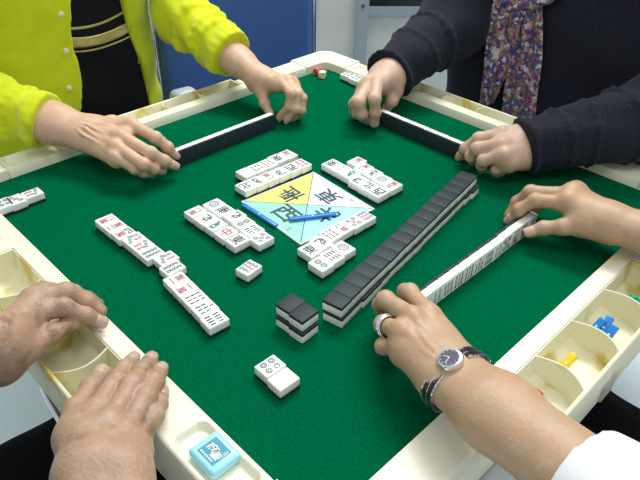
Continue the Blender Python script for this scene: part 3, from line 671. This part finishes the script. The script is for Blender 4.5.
def strip_obj(name, rows, th, material, parent):
    """a strap or band laid through rows of points (each row left to right)"""
    n, m = len(rows), len(rows[0]); R = np.array(rows); V = []; 
    du = np.gradient(R, axis=0); dv = np.gradient(R, axis=1); nn = np.cross(du, dv); nn /= np.linalg.norm(nn, axis=-1, keepdims=True)+1e-9
    V = np.concatenate([(R+nn*th/2).reshape(-1,3), (R-nn*th/2).reshape(-1,3)]); o = n*m; F = []
    I = lambda k, i, j: k*o+i*m+j
    for i in range(n-1):
        for j in range(m-1): F += [(I(0,i,j),I(0,i+1,j),I(0,i+1,j+1),I(0,i,j+1)),(I(1,i,j),I(1,i,j+1),I(1,i+1,j+1),I(1,i+1,j))]
    for i in range(n-1): F += [(I(0,i,0),I(1,i,0),I(1,i+1,0),I(0,i+1,0)),(I(0,i,m-1),I(0,i+1,m-1),I(1,i+1,m-1),I(1,i,m-1))]
    for j in range(m-1): F += [(I(0,0,j),I(0,0,j+1),I(1,0,j+1),I(1,0,j)),(I(0,n-1,j),I(1,n-1,j),I(1,n-1,j+1),I(0,n-1,j+1))]
    return mesh_obj(name, V, F, material, parent, smooth=True)
def core(c0, c1, wv, r, half, arms, neck):
    pts = np.array([c0, c1, neck]+[q for a in arms for q in a]); f = Field(pts.min(0)-.2, pts.max(0)+.2, .010)
    c0, c1, wv = map(np.array, (c0, c1, wv))
    for s_ in (-1, 0, 1): f.cap(c0+wv*s_*half, c1+wv*s_*half*.9, r, r*.9, k=.05)
    for sh, el, fo in arms: f.cap(c1, sh, .055, .048, k=.04); f.cap(sh, el, .042, .036, k=.02); f.cap(el, fo, .035, .030, k=.02)
    f.cap(c1, neck, .06, .05, k=.04); return f.mesh()

hair_m = {'dark': mat('hair_dark', (.02,.016,.014), .5, bump=(300,.8,.002)), 'grey': mat('hair_grey', (.22,.21,.20), .5, bump=(300,.8,.002))}
eye_m = mat('eye_white', (.75,.74,.70), .2); iris_m = mat('iris_brown', (.03,.015,.01), .2)
def head(neck, face, lean=.35):
    """head on its neck, looking along `face` and down; returns skin piece, hair piece, eye centres and axes"""
    fx = np.array([face[0], face[1], 0.]); fx /= np.linalg.norm(fx); F_ = fx*math.cos(lean)-Z*math.sin(lean); U = fx*math.sin(lean)+Z*math.cos(lean); S_ = np.cross(F_, U); c = np.array(neck)+U*.125+F_*.035
    def q(a, b_, z): return c+F_*a+S_*b_+U*z
    f = Field(c-.17, c+.17, .0036); f.cap(np.array(neck)-Z*.03, q(-.02,0,-.06), .056, .052, k=.02)
    f.cap(q(-.015,0,.035), q(.012,0,.035), .082, .074, k=.03); f.cap(q(.02,0,-.01), q(.035,0,-.065), .058, .036, k=.03)
    for s_ in (-1, 1):
        f.cap(q(.045,s_*.028,-.02), q(.03,s_*.03,-.05), .030, .026, k=.02); f.cut(q(.086,s_*.031,.008), q(.084,s_*.034,.008), .013, .012)
        f.cap(q(.073,s_*.018,.027), q(.066,s_*.045,.024), .008, .006, k=.012); f.cap(q(-.01,s_*.080,.012), q(-.006,s_*.078,-.022), .011, .008, k=.006)
    f.cap(q(.078,0,.018), q(.100,0,-.020), .007, .010, k=.012)
    for s_ in (-1, 1): f.cap(q(.090,s_*.009,-.023), q(.088,s_*.010,-.023), .0065, k=.006)
    f.cap(q(.078,-.017,-.047), q(.078,.017,-.047), .0055, k=.005); f.cap(q(.086,0,-.046), q(.086,.001,-.046), .005, k=.006); f.cap(q(.076,-.015,-.056), q(.076,.015,-.056), .0058, k=.005); f.cut(q(.090,-.020,-.0515), q(.090,.020,-.0515), .0018, .002)
    skin = f.mesh()
    g = Field(c-.19, c+.19, .005); g.cap(q(-.03,0,.045), q(.005,0,.05), .094, .084, k=.03); g.cap(q(-.045,0,.02), q(-.055,0,-.055), .075, .055, k=.03)
    for s_ in (-1, 1): g.cap(q(-.02,s_*.07,.03), q(-.03,s_*.068,-.03), .024, .018, k=.02)
    P = g.grid(); g.D += fold(P, .0018, 140, 3); u_ = (P-c.astype(np.float32)); ff = u_@F_.astype(np.float32); uu = u_@U.astype(np.float32)
    g.D = np.maximum(g.D, ff-(.020+.6*np.clip(uu-.035, 0, .06))); return skin, g.mesh(), [q(.070,s_*.031,.008) for s_ in (-1, 1)], F_
def add_head(h, body, p, kind):
    sk, hr, eyes, F_ = h; ch_(np_obj('hair', *hr, hair_m[kind], p), p)
    for e in eyes:
        b = MB(); n = 12
        for r_, m, off in ((.0118, 0, 0), (.0060, 1, .0068)):
            V = [e+F_*off+np.array([math.sin(t)*math.cos(a), math.sin(t)*math.sin(a), math.cos(t)])*r_ for t in np.linspace(.05, PI-.05, n) for a in np.linspace(0, 2*PI, 16, endpoint=False)]
            b.add(V, [(i*16+j, i*16+(j+1)%16, (i+1)*16+(j+1)%16, (i+1)*16+j) for i in range(n-1) for j in range(16)], m)
        b.obj('eye', [eye_m, iris_m], body, True)

# ============ player in lime (far left side) ============
p1 = empty('person', (-.68,-.08,-.25)); tag(p1, 'person in a lime green cardigan over a black shirt, holding a row of tiles', 'person')
def ch_(o, p): o.location = (-p.location.x, -p.location.y, -p.location.z); return o
S1R = dict(o=(80,105,5.82), flip=1, seed=1, wrist=(45,168,.045), elbow=np.array([-.50,-.30,.09]), arm=.16, fr=.031, wr=.020, ww=.009,
    fingers=[[(305,118,.062),(440,190,.055),(510,245,.038),(550,292,.022)],[(240,185,.060),(410,280,.048),(490,325,.032),(545,352,.020)],
             [(215,245,.052),(370,345,.040),(430,370,.026),(470,382,.014)],[(215,310,.042),(320,370,.030),(370,393,.020),(405,400,.011)]],
    thumb=[(190,120,.040),(300,140,.030),(400,170,.022),(470,205,.014)])
S1L = dict(o=(235,55,6), flip=-1, seed=2, wrist=(150,140,.058), elbow=np.array(A3(180,15,.12)), arm=.16, fr=.032, wr=.019, ww=.008, scale=.95,
    fingers=[[(275,160,.066),(338,232,.056),(325,310,.034),(268,372,.012)],[(318,158,.062),(375,235,.052),(365,325,.030),(310,385,.010)],
             [(348,170,.056),(402,260,.044),(395,330,.026),(350,372,.010)],[(362,190,.048),(398,290,.036),(402,335,.022),(385,362,.010)]],
    thumb=[(165,175,.050),(158,225,.042),(178,290,.028),(205,345,.016)])
h1, n1, f1, d1 = hand(S1R); h2, n2, f2, d2 = hand(S1L)
e1R, e1L = S1R['elbow'], S1L['elbow']; s1R, s1L = np.array([-.60,-.29,.32]), np.array([-.60,.17,.33])
c0, c1 = (-.68,-.085,-.20), (-.62,-.085,.33)
hd = head((-.60,-.09,.44), (1,.1,0))
body = ch_(np_obj('body', *join([h1, h2, hd[0], core(c0, c1, (0,1,0), .085, .07, [(s1R,e1R,f1),(s1L,e1L,f2)], (-.60,-.09,.44))]), skinA, p1), p1); add_nails(body, n1+n2); add_head(hd, body, p1, 'dark')
V, F = torso(c0, c1, (0,1,0), .105, .088, [s1R, s1L], amp=.0016, freq=40, seed=5); shirt = ch_(np_obj('shirt', V, F, shirt_m, p1), p1)

def open_front(P):      # the open front of the cardigan
    z = P[..., 2]; yl = -.088-.0*z-.10*np.clip(.08-z, 0, 1)+.004*np.sin(z*40); yr = .034-.22*(z-.08)+.004*np.sin(z*33+1)
    d = np.maximum(np.maximum(yl-P[..., 1], P[..., 1]-yr), -.60-P[..., 0]); return -d
V, F = torso(c0, c1, (0,1,0), .105, .088, [s1R, s1L], amp=.0032, freq=30, seed=8, grow=.012, cutfn=open_front, res=.0045)
sl = sleeve(s1R, e1R, f1-(f1-h1_w if False else 0), .068, .052, .038, folds=[(.15,.006,.004),(.32,.007,-.006),(.5,.008,.007),(.7,.008,-.008)], amp=.0020, freq=70, seed=2, cuffs=2) if False else None
def along(a, b, t): return np.array(a)+(np.array(b)-np.array(a))*t
w1R = A3(80+45/5.82, 105+168/5.82, .045); w1L = A3(235+150/6, 55+140/6, .058)
slR = sleeve(s1R, e1R, along(w1R, e1R, .30), .068, .050, .035, res=.0032, folds=[(.12,.005,.004),(.27,.006,-.006),(.42,.007,.008),(.60,.008,-.010),(.8,.008,.012)], amp=.0024, freq=80, seed=2, cuffs=2)
slL = sleeve(s1L, e1L, along(w1L, e1L, .33), .060, .047, .037, res=.0032, folds=[(.14,.005,.005),(.30,.006,-.007),(.46,.007,.008),(.66,.008,-.010)], amp=.0024, freq=80, seed=4, cuffs=2)
card = ch_(np_obj('cardigan', *join([(V, F), slR, slL]), lime_m, p1), p1)
def hit(obj_name_list, u, v):      # where the sight line through a pixel meets a garment
    d = RR.T@np.array([(u-320)/FPX, (v-240)/FPX, 1]); d = d/np.linalg.norm(d); best = None
    dg = bpy.context.evaluated_depsgraph_get(); dg.update()
    for o in obj_name_list:
        ok, loc, nor, _ = o.ray_cast(Vector(CAM), Vector(d))
        if ok and (best is None or (loc-Vector(CAM)).length < best[0]): best = ((loc-Vector(CAM)).length, np.array(loc), np.array(nor))
    return (best[1], best[2]) if best else (None, None)
for u, v in [(61,14),(66,51),(69,88)]:
    h, n = hit([card], u, v)
    if h is not None:
        b = MB(); b.tube([h-n*.001, h+n*.0020, h+n*.0026], [.0046,.0046,.0036], n=20); b.obj('button', mat('button_white', (.82,.80,.68), .3), card, True)
for u, v in [(130,28),(139,60),(148,92)]:
    h, n = hit([card], u, v)
    if h is not None:
        b = MB(); t_ = np.array([0,.3,1.]); t_ = t_/np.linalg.norm(t_); b.tube([h-t_*.007+n*.0006, h+n*.0012, h+t_*.007+n*.0006], .0011, n=8); b.obj('buttonhole', mat('lime_thread', (.36,.40,.01), .8), card, True)
def band(p0, p1_, p2, q0, q1, q2, nm):
    rows = []
    for t in np.linspace(0, 1, 7):
        row = []
        for s_ in np.linspace(0, 1, 22):
            top = np.array(p0)*(1-s_)**2+2*s_*(1-s_)*np.array(p1_)+np.array(p2)*s_*s_; bot = np.array(q0)*(1-s_)**2+2*s_*(1-s_)*np.array(q1)+np.array(q2)*s_*s_
            q = top*(1-t)+bot*t; h, n = hit([shirt], *q)
            if h is None: return
            row.append(h+n*.0010)
        rows.append(row)
    strip_obj(nm, rows, .0008, gold_m, shirt)
band((62,26),(92,31),(124,10),(62,29),(92,33),(124,12.5),'gold_stripe'); band((62,36),(96,42),(130,20),(62,47),(96,52),(132,30),'gold_stripe')
band((64,50),(96,54),(134,33),(64,51.5),(96,56),(134,34.5),'gold_stripe')
V, F = join([sleeve((-.74,-.16,-.22), (-.45,-.15,-.20), (-.42,-.15,-.50), .085, .070, .06, res=.008, hem=-.4), sleeve((-.74,.0,-.22), (-.45,.0,-.20), (-.42,.0,-.50), .085, .070, .06, res=.008, hem=-.4)])
ch_(np_obj('trousers', V, F, trous_m, p1), p1)

# ============ player in the scarf (far right side) ============
p2 = empty('person', (.04,.70,-.25)); tag(p2, 'person in a charcoal sweater with a floral scarf, holding a row of tiles', 'person')
S2R = dict(o=(340,60,6), flip=1, seed=3, wrist=(280,95,.062), elbow=np.array([-.155,.50,.105]), arm=.10, fr=.029, wr=.022, ww=.010, scale=1.16,
    fingers=[[(225,130,.070),(208,235,.058),(212,315,.034),(205,380,.013)],[(180,140,.066),(112,255,.050),(130,325,.030),(172,358,.013)],
             [(150,160,.060),(98,255,.040),(105,320,.024),(140,350,.011)],[(135,185,.050),(82,265,.030),(82,300,.018),(100,320,.010)]],
    thumb=[(310,140,.056),(335,190,.044),(312,245,.032),(285,285,.018)])
S2L = dict(o=(450,115,6.4), flip=-1, seed=4, wrist=(470,205,.048), elbow=np.array([.29,.45,.085]), arm=.10, fr=.029, wr=.0225, ww=.010, scale=1.06,
    fingers=[[(330,120,.062),(185,150,.052),(100,215,.032),(68,262,.015)],[(325,190,.060),(175,215,.046),(135,265,.028),(150,295,.013)],
             [(345,255,.052),(215,290,.036),(205,320,.022),(235,330,.012)],[(375,305,.040),(300,345,.026),(300,362,.016),(330,365,.011)]],
    thumb=[(400,140,.042),(300,150,.030),(200,170,.022),(130,190,.014)])
h1, n1, f1, d1 = hand(S2R); h2, n2, f2, d2 = hand(S2L)
s2R, s2L = np.array([-.21,.64,.31]), np.array([.30,.64,.30]); c0, c1 = (.045,.685,-.20), (.030,.64,.32)
hd = head((.04,.64,.44), (0,-1,0))
body = ch_(np_obj('body', *join([h1, h2, hd[0], core(c0, c1, (1,0,0), .09, .08, [(s2R,S2R['elbow'],f1),(s2L,S2L['elbow'],f2)], (.04,.64,.44))]), skinB, p2), p2); add_nails(body, n1+n2); add_head(hd, body, p2, 'grey')
w2R = A3(340+280/6, 60+95/6, .062); w2L = A3(450+470/6.4, 115+205/6.4, .048)
tor = torso(c0, c1, (1,0,0), .118, .172, [s2R, s2L], amp=.0022, freq=32, seed=9, res=.0055); chest = np_obj('chest', *torso(c0, c1, (1,0,0), .118, .172, [], amp=.0022, freq=32, seed=9, res=.0055), navy_m)
slR = sleeve(s2R, S2R['elbow'], along(w2R, S2R['elbow'], .02), .075, .062, .041, res=.0034, folds=[(.35,.004,.004),(.62,.006,-.008),(.85,.007,.010)], amp=.0016, freq=60, seed=12, cuffs=1)
slL = sleeve(s2L, S2L['elbow'], along(w2L, S2L['elbow'], -.01), .078, .066, .039, res=.0034, folds=[(.22,.004,.004),(.40,.004,-.006),(.62,.006,.008),(.85,.007,-.008)], amp=.0018, freq=60, seed=14, cuffs=1)
swe = ch_(np_obj('sweater', *join([tor, slR, slL]), navy_m, p2), p2)
sm = mat('floral_scarf', (.5,.3,.2), .7); nt = sm.node_tree; tcs = nt.nodes.new('ShaderNodeTexCoord'); bs = nt.nodes['Principled BSDF']
nz = nt.nodes.new('ShaderNodeTexNoise'); nz.inputs['Scale'].default_value = 60; mx = nt.nodes.new('ShaderNodeMix'); mx.data_type = 'VECTOR'; mx.inputs[0].default_value = .018
nt.links.new(tcs.outputs['Object'], nz.inputs['Vector']); nt.links.new(tcs.outputs['Object'], mx.inputs[4]); nt.links.new(nz.outputs['Color'], mx.inputs[5])
vo = nt.nodes.new('ShaderNodeTexVoronoi'); vo.inputs['Scale'].default_value = 165; nt.links.new(mx.outputs[1], vo.inputs['Vector'])
sp = nt.nodes.new('ShaderNodeSeparateColor'); nt.links.new(vo.outputs['Color'], sp.inputs[0]); cr2 = nt.nodes.new('ShaderNodeValToRGB'); cr2.color_ramp.interpolation = 'CONSTANT'
cols = [(0,(.36,.20,.11)),(.22,(.52,.34,.22)),(.36,(.05,.07,.22)),(.54,(.20,.03,.24)),(.66,(.62,.60,.64)),(.78,(.24,.12,.14)),(.88,(.10,.13,.30))]
while len(cr2.color_ramp.elements) < len(cols): cr2.color_ramp.elements.new(.5)
for e_, (p_, c_) in zip(cr2.color_ramp.elements, cols): e_.position = p_; e_.color = (*c_, 1)
nt.links.new(sp.outputs[0], cr2.inputs[0]); nt.links.new(cr2.outputs[0], bs.inputs['Base Color'])
def tail(L_, R_, lift, ph, nm):
    """rows from the neck down, pixel edges on the sweater's front, with soft pleats"""
    rows = []
    for t in np.linspace(0, 1, 46):
        k = t*(len(L_)-1); i = min(int(k), len(L_)-2); q = k-i; a = np.array(L_[i])*(1-q)+np.array(L_[i+1])*q; b_ = np.array(R_[i])*(1-q)+np.array(R_[i+1])*q; row = []
        for s_ in np.linspace(0, 1, 26):
            q2 = a*(1-s_)+b_*s_; h, n = hit([chest], *q2)
            if h is None: h = rows[-1][len(row)] if rows else np.array([0,.5,.2]); n = np.array([0,-1,0])
            row.append(np.array([h[0], h[1]-lift-.0035*math.sin(s_*15+ph+t*2.5)-.002*math.sin(s_*31+t*5), h[2]]))
        rows.append(row)
    R = np.array(rows)
    for _ in range(4): R[1:-1] = (R[:-2]+R[1:-1]*2+R[2:])/4; R[:, 1:-1] = (R[:, :-2]+R[:, 1:-1]*2+R[:, 2:])/4
    strip_obj(nm, R, .0022, sm, p2).location = (-p2.location.x, -p2.location.y, -p2.location.z)
tail([(518,-22),(512,0),(514,30),(512,60),(506,90),(503,118)], [(556,-22),(545,0),(545,30),(544,60),(538,95),(535,126)], .007, 0, 'scarf_tail')
tail([(505,-24),(498,0),(493,24),(489,48),(486,72),(482,104)], [(542,-24),(532,0),(524,24),(518,48),(511,72),(497,102)], .014, 2, 'scarf_tail')
tail([(538,-30),(520,-12),(505,-2)], [(582,-22),(556,2),(516,10)], .020, 1, 'scarf_wrap')
bpy.data.objects.remove(chest)
V, F = join([sleeve((-.05,.74,-.22), (-.04,.46,-.20), (-.04,.43,-.50), .09, .072, .06, res=.008, hem=-.4), sleeve((.13,.74,-.22), (.13,.46,-.20), (.13,.43,-.50), .09, .072, .06, res=.008, hem=-.4)])
ch_(np_obj('trousers', V, F, trous_m, p2), p2)

# ============ player at the right (near right side) ============
p3 = empty('person', (.86,-.03,-.25)); tag(p3, 'person at the right with a wristwatch and ring, in white sleeves and black trousers', 'person')
S3L = dict(o=(365,275,3.2), flip=-1, seed=5, wrist=(272,318,.062), elbow=np.array([.62,-.262,.115]), arm=.19, fr=.0265, wr=.0192, ww=.0102, scale=1.0, veins=6,
    fingers=[[(205,125,.066),(143,55,.058),(128,52,.036),(138,72,.018)],[(150,135,.070),(66,80,.060),(50,95,.038),(62,115,.018)],
             [(115,180,.066),(58,158,.050),(58,165,.032),(80,165,.016)],[(112,235,.056),(58,228,.040),(66,225,.026),(90,215,.014)]],
    thumb=[(255,235,.046),(215,160,.036),(195,110,.026),(175,80,.016)])
S3R = dict(o=(495,175,4.414), flip=-1, seed=6, wrist=(520,215,.046), elbow=np.array([.50,.185,.065]), arm=.15, fr=.032, wr=.020, ww=.010, scale=1.0,
    fingers=[[(302,122,.058),(178,112,.052),(108,152,.036),(68,195,.018)],[(318,88,.060),(158,76,.052),(100,120,.032),(66,178,.014)],
             [(335,80,.052),(190,80,.040),(140,120,.024),(110,160,.011)],[(350,95,.042),(235,100,.030),(200,130,.020),(170,160,.011)]],
    thumb=[(395,215,.044),(300,230,.038),(215,234,.030),(152,253,.022)], tn=(.45,-.35,.8))
h1, n1, f1, d1 = hand(S3L); h2, n2, f2, d2 = hand(S3R)
s3L, s3R = np.array([.80,-.24,.30]), np.array([.80,.16,.30]); c0, c1 = (.88,-.04,-.20), (.84,-.04,.32)
hd = head((.82,-.04,.44), (-1,0,0))
body = ch_(np_obj('body', *join([h1, h2, hd[0], core(c0, c1, (0,1,0), .09, .075, [(s3L,S3L['elbow'],f1),(s3R,S3R['elbow'],f2)], (.82,-.04,.44))]), skinC, p3), p3); add_nails(body, n1+n2); add_head(hd, body, p3, 'dark')
w3L = A3(365+272/3.2, 275+318/3.2, .062)
cuffp = along(w3L, S3L['elbow'], .50)
slL = sleeve(s3L, S3L['elbow'], cuffp, .070, .054, .040, res=.0036, amp=.0012, freq=45, seed=22)
slR = sleeve(s3R, S3R['elbow'], along(S3R['elbow'], f2, .02), .070, .060, .050, res=.006, amp=.0012, freq=45, seed=23)
ch_(np_obj('white_blouse', *join([torso(c0, c1, (0,1,0), .11, .085, [s3L, s3R], seed=4), slL, slR]), white_cloth, p3), p3)
V, F = join([sleeve((.86,.045,-.21), (.36,.045,-.190), (.34,.045,-.50), .088, .075, .06, res=.006, hem=-.4), sleeve((.86,-.16,-.21), (.38,-.17,-.190), (.35,-.17,-.50), .088, .075, .06, res=.006, hem=-.4)])
ch_(np_obj('trousers', V, F, trous_m, p3), p3)
# ring on the left middle finger, watch on the left wrist
def P3(u, v, z): return A3(365+u/3.2, 275+v/3.2, z)
a0, a1 = P3(115,180,.066), P3(58,158,.050); c = along(a0, a1, .74); d = (a1-a0)/np.linalg.norm(a1-a0); o1 = np.cross(d, Z); o1 /= np.linalg.norm(o1); o2 = np.cross(d, o1)
b = MB()
for q in (-.0022, .0, .0022): b.tube([c+d*q+(o1*math.cos(t)+o2*math.sin(t))*(.0108+.0006*(q == 0)) for t in np.linspace(0, 2*PI, 33)], .0013, n=8, cap=False)
ring_o = ch_(b.obj('ring', chrome_m, p3, True), p3)
wd = (S3L['elbow']-w3L); wd /= np.linalg.norm(wd); wc = w3L+wd*.008; fw = P3(150,135,.070)-w3L; ac = P3(112,235,.056)-P3(205,125,.066); ac -= (ac@wd)*wd; ac /= np.linalg.norm(ac)
wu = np.cross(ac, wd); wu = wu if wu[2] > 0 else -wu
RW, RU = .0308, .0208
def onw(t, q, g=0): return wc+wd*q+ac*math.sin(t)*(RW+g)+wu*math.cos(t)*(RU+g)
b = MB(); b2 = MB()
N = 44
for i in range(N):
    t0, t1 = 2*PI*i/N, 2*PI*(i+.86)/N
    if math.cos((t0+t1)/2) > .90: continue
    for q, mb in ((-.0062, b2), (-.0030, b), (0, b2), (.0030, b), (.0062, b2)):
        w_ = (.0005 if q == 0 else .0009) if mb is b2 else .0026
        Vq = [onw(t, q+s_*w_, g) for g in (.0, .0026 if mb is b else .0030) for t in (t0, t1) for s_ in (-1, 1)]
        mb.add(Vq, [(0,1,3,2),(4,6,7,5),(0,4,5,1),(2,3,7,6),(0,2,6,4),(1,5,7,3)])
watch = empty('wristwatch', (0,0,0)); watch.parent = p3; ch_(watch, p3)
b.obj('dark_links', steel_m, watch); b2.obj('silver_links', chrome_m, watch)
h0 = wc+wu*(RU+.001)
b = MB(); b.tube([h0-wu*.003, h0+wu*.0035, h0+wu*.0055, h0+wu*.0058], [.0108,.0117,.0106,.0092], n=40); b.tube([h0+wd*.0+ac*.0]*1+[h0+wu*.0001], .001); b.obj('watch_case', chrome_m, watch, True)
b = MB(); b.tube([h0+wu*.0059, h0+wu*.0061], .0087, n=36); b.obj('watch_dial', mat('dial', (.10,.08,.14), .15, coat=1), watch)
b = MB(); up3 = h0+wu*.0063; b.tube([up3, up3+(ac*.4-wd*.9)*.0055], .00045, n=6); b.tube([up3, up3+(ac*.9+wd*.3)*.0075], .00035, n=6)
for i in range(12):
    dd = ac*math.cos(i*PI/6)+wd*math.sin(i*PI/6); b.tube([up3+dd*.0070, up3+dd*.0080], .0003, n=5)
b.obj('watch_hands', tile_m, watch)

# ============ player at the near left ============
p4 = empty('person', (.09,-.86,-.25)); tag(p4, 'person at the near left in black trousers, both hands resting on the tray rim', 'person')
WR4 = (122,640,.035)
S4R = dict(o=(50,350,3.98), flip=1, seed=7, wrist=(214,500,.052), elbow=tuple(WR4), arm=.17, fr=.029, wr=.0205, ww=.0125, scale=1.10, veins=6,
    fingers=[[(188,243,.047),(262,125,.042),(298,78,.034),(328,44,.026)],[(238,292,.052),(325,145,.046),(368,82,.036),(400,44,.027)],
             [(298,337,.050),(378,190,.044),(415,125,.034),(440,84,.025)],[(348,385,.043),(412,262,.038),(432,215,.030),(446,180,.023)]],
    web=.006, thumb=[(102,350,.045),(104,245,.040),(165,152,.034),(202,98,.028)])
S4L = dict(o=(0,270,4), flip=-1, seed=8, wrist=(-15,325,.052), elbow=np.array([-.06,-.70,.03]), arm=.17, fr=.034, wr=.0215, ww=.0130, scale=1.08, veins=5,
    fingers=[[(100,180,.056),(255,150,.052),(340,183,.038),(398,206,.026)],[(135,115,.058),(265,88,.054),(345,130,.038),(398,166,.026)],
             [(170,90,.050),(290,95,.044),(350,120,.032),(388,138,.024)],[(190,95,.042),(295,110,.034),(340,125,.028),(372,140,.023)]],
    web=.006, thumb=[(40,315,.044),(115,312,.044),(205,255,.040),(292,212,.035)])
EL4 = A3(*WR4); h1, n1, f1, d1 = hand(S4R); h2, n2, f2, d2 = hand(S4L)
s4R, s4L = np.array([.28,-.88,.30]), np.array([-.12,-.88,.30]); c0, c1 = (.09,-.90,-.20), (.09,-.90,.32)
hd = head((.09,-.90,.40), (0,1,0))
body = ch_(np_obj('body', *join([h1, h2, hd[0], core(c0, c1, (1,0,0), .09, .075, [(s4R,EL4,f1),(s4L,S4L['elbow'],f2)], (.09,-.90,.40))]), skinD, p4), p4); add_nails(body, n1+n2); add_head(hd, body, p4, 'grey')
ch_(np_obj('black_shirt', *join([torso(c0, c1, (1,0,0), .11, .08, [s4R, s4L], seed=6), sleeve(s4R, EL4, along(f1, EL4, .25), .066, .055, .048, res=.006), sleeve(s4L, S4L['elbow'], along(f2, S4L['elbow'], .25), .066, .055, .048, res=.006)]), shirt_m, p4), p4)
V, F = join([sleeve((.03,-.84,-.21), (.030,-.32,-.190), (.03,-.30,-.50), .088, .078, .06, res=.006, hem=-.4), sleeve((.25,-.84,-.21), (.255,-.33,-.190), (.255,-.31,-.50), .088, .078, .06, res=.006, hem=-.4)])
ch_(np_obj('trousers', V, F, trous_m, p4), p4)
for o in bpy.data.objects:
    if o.type == 'EMPTY' and o.parent is None: pass
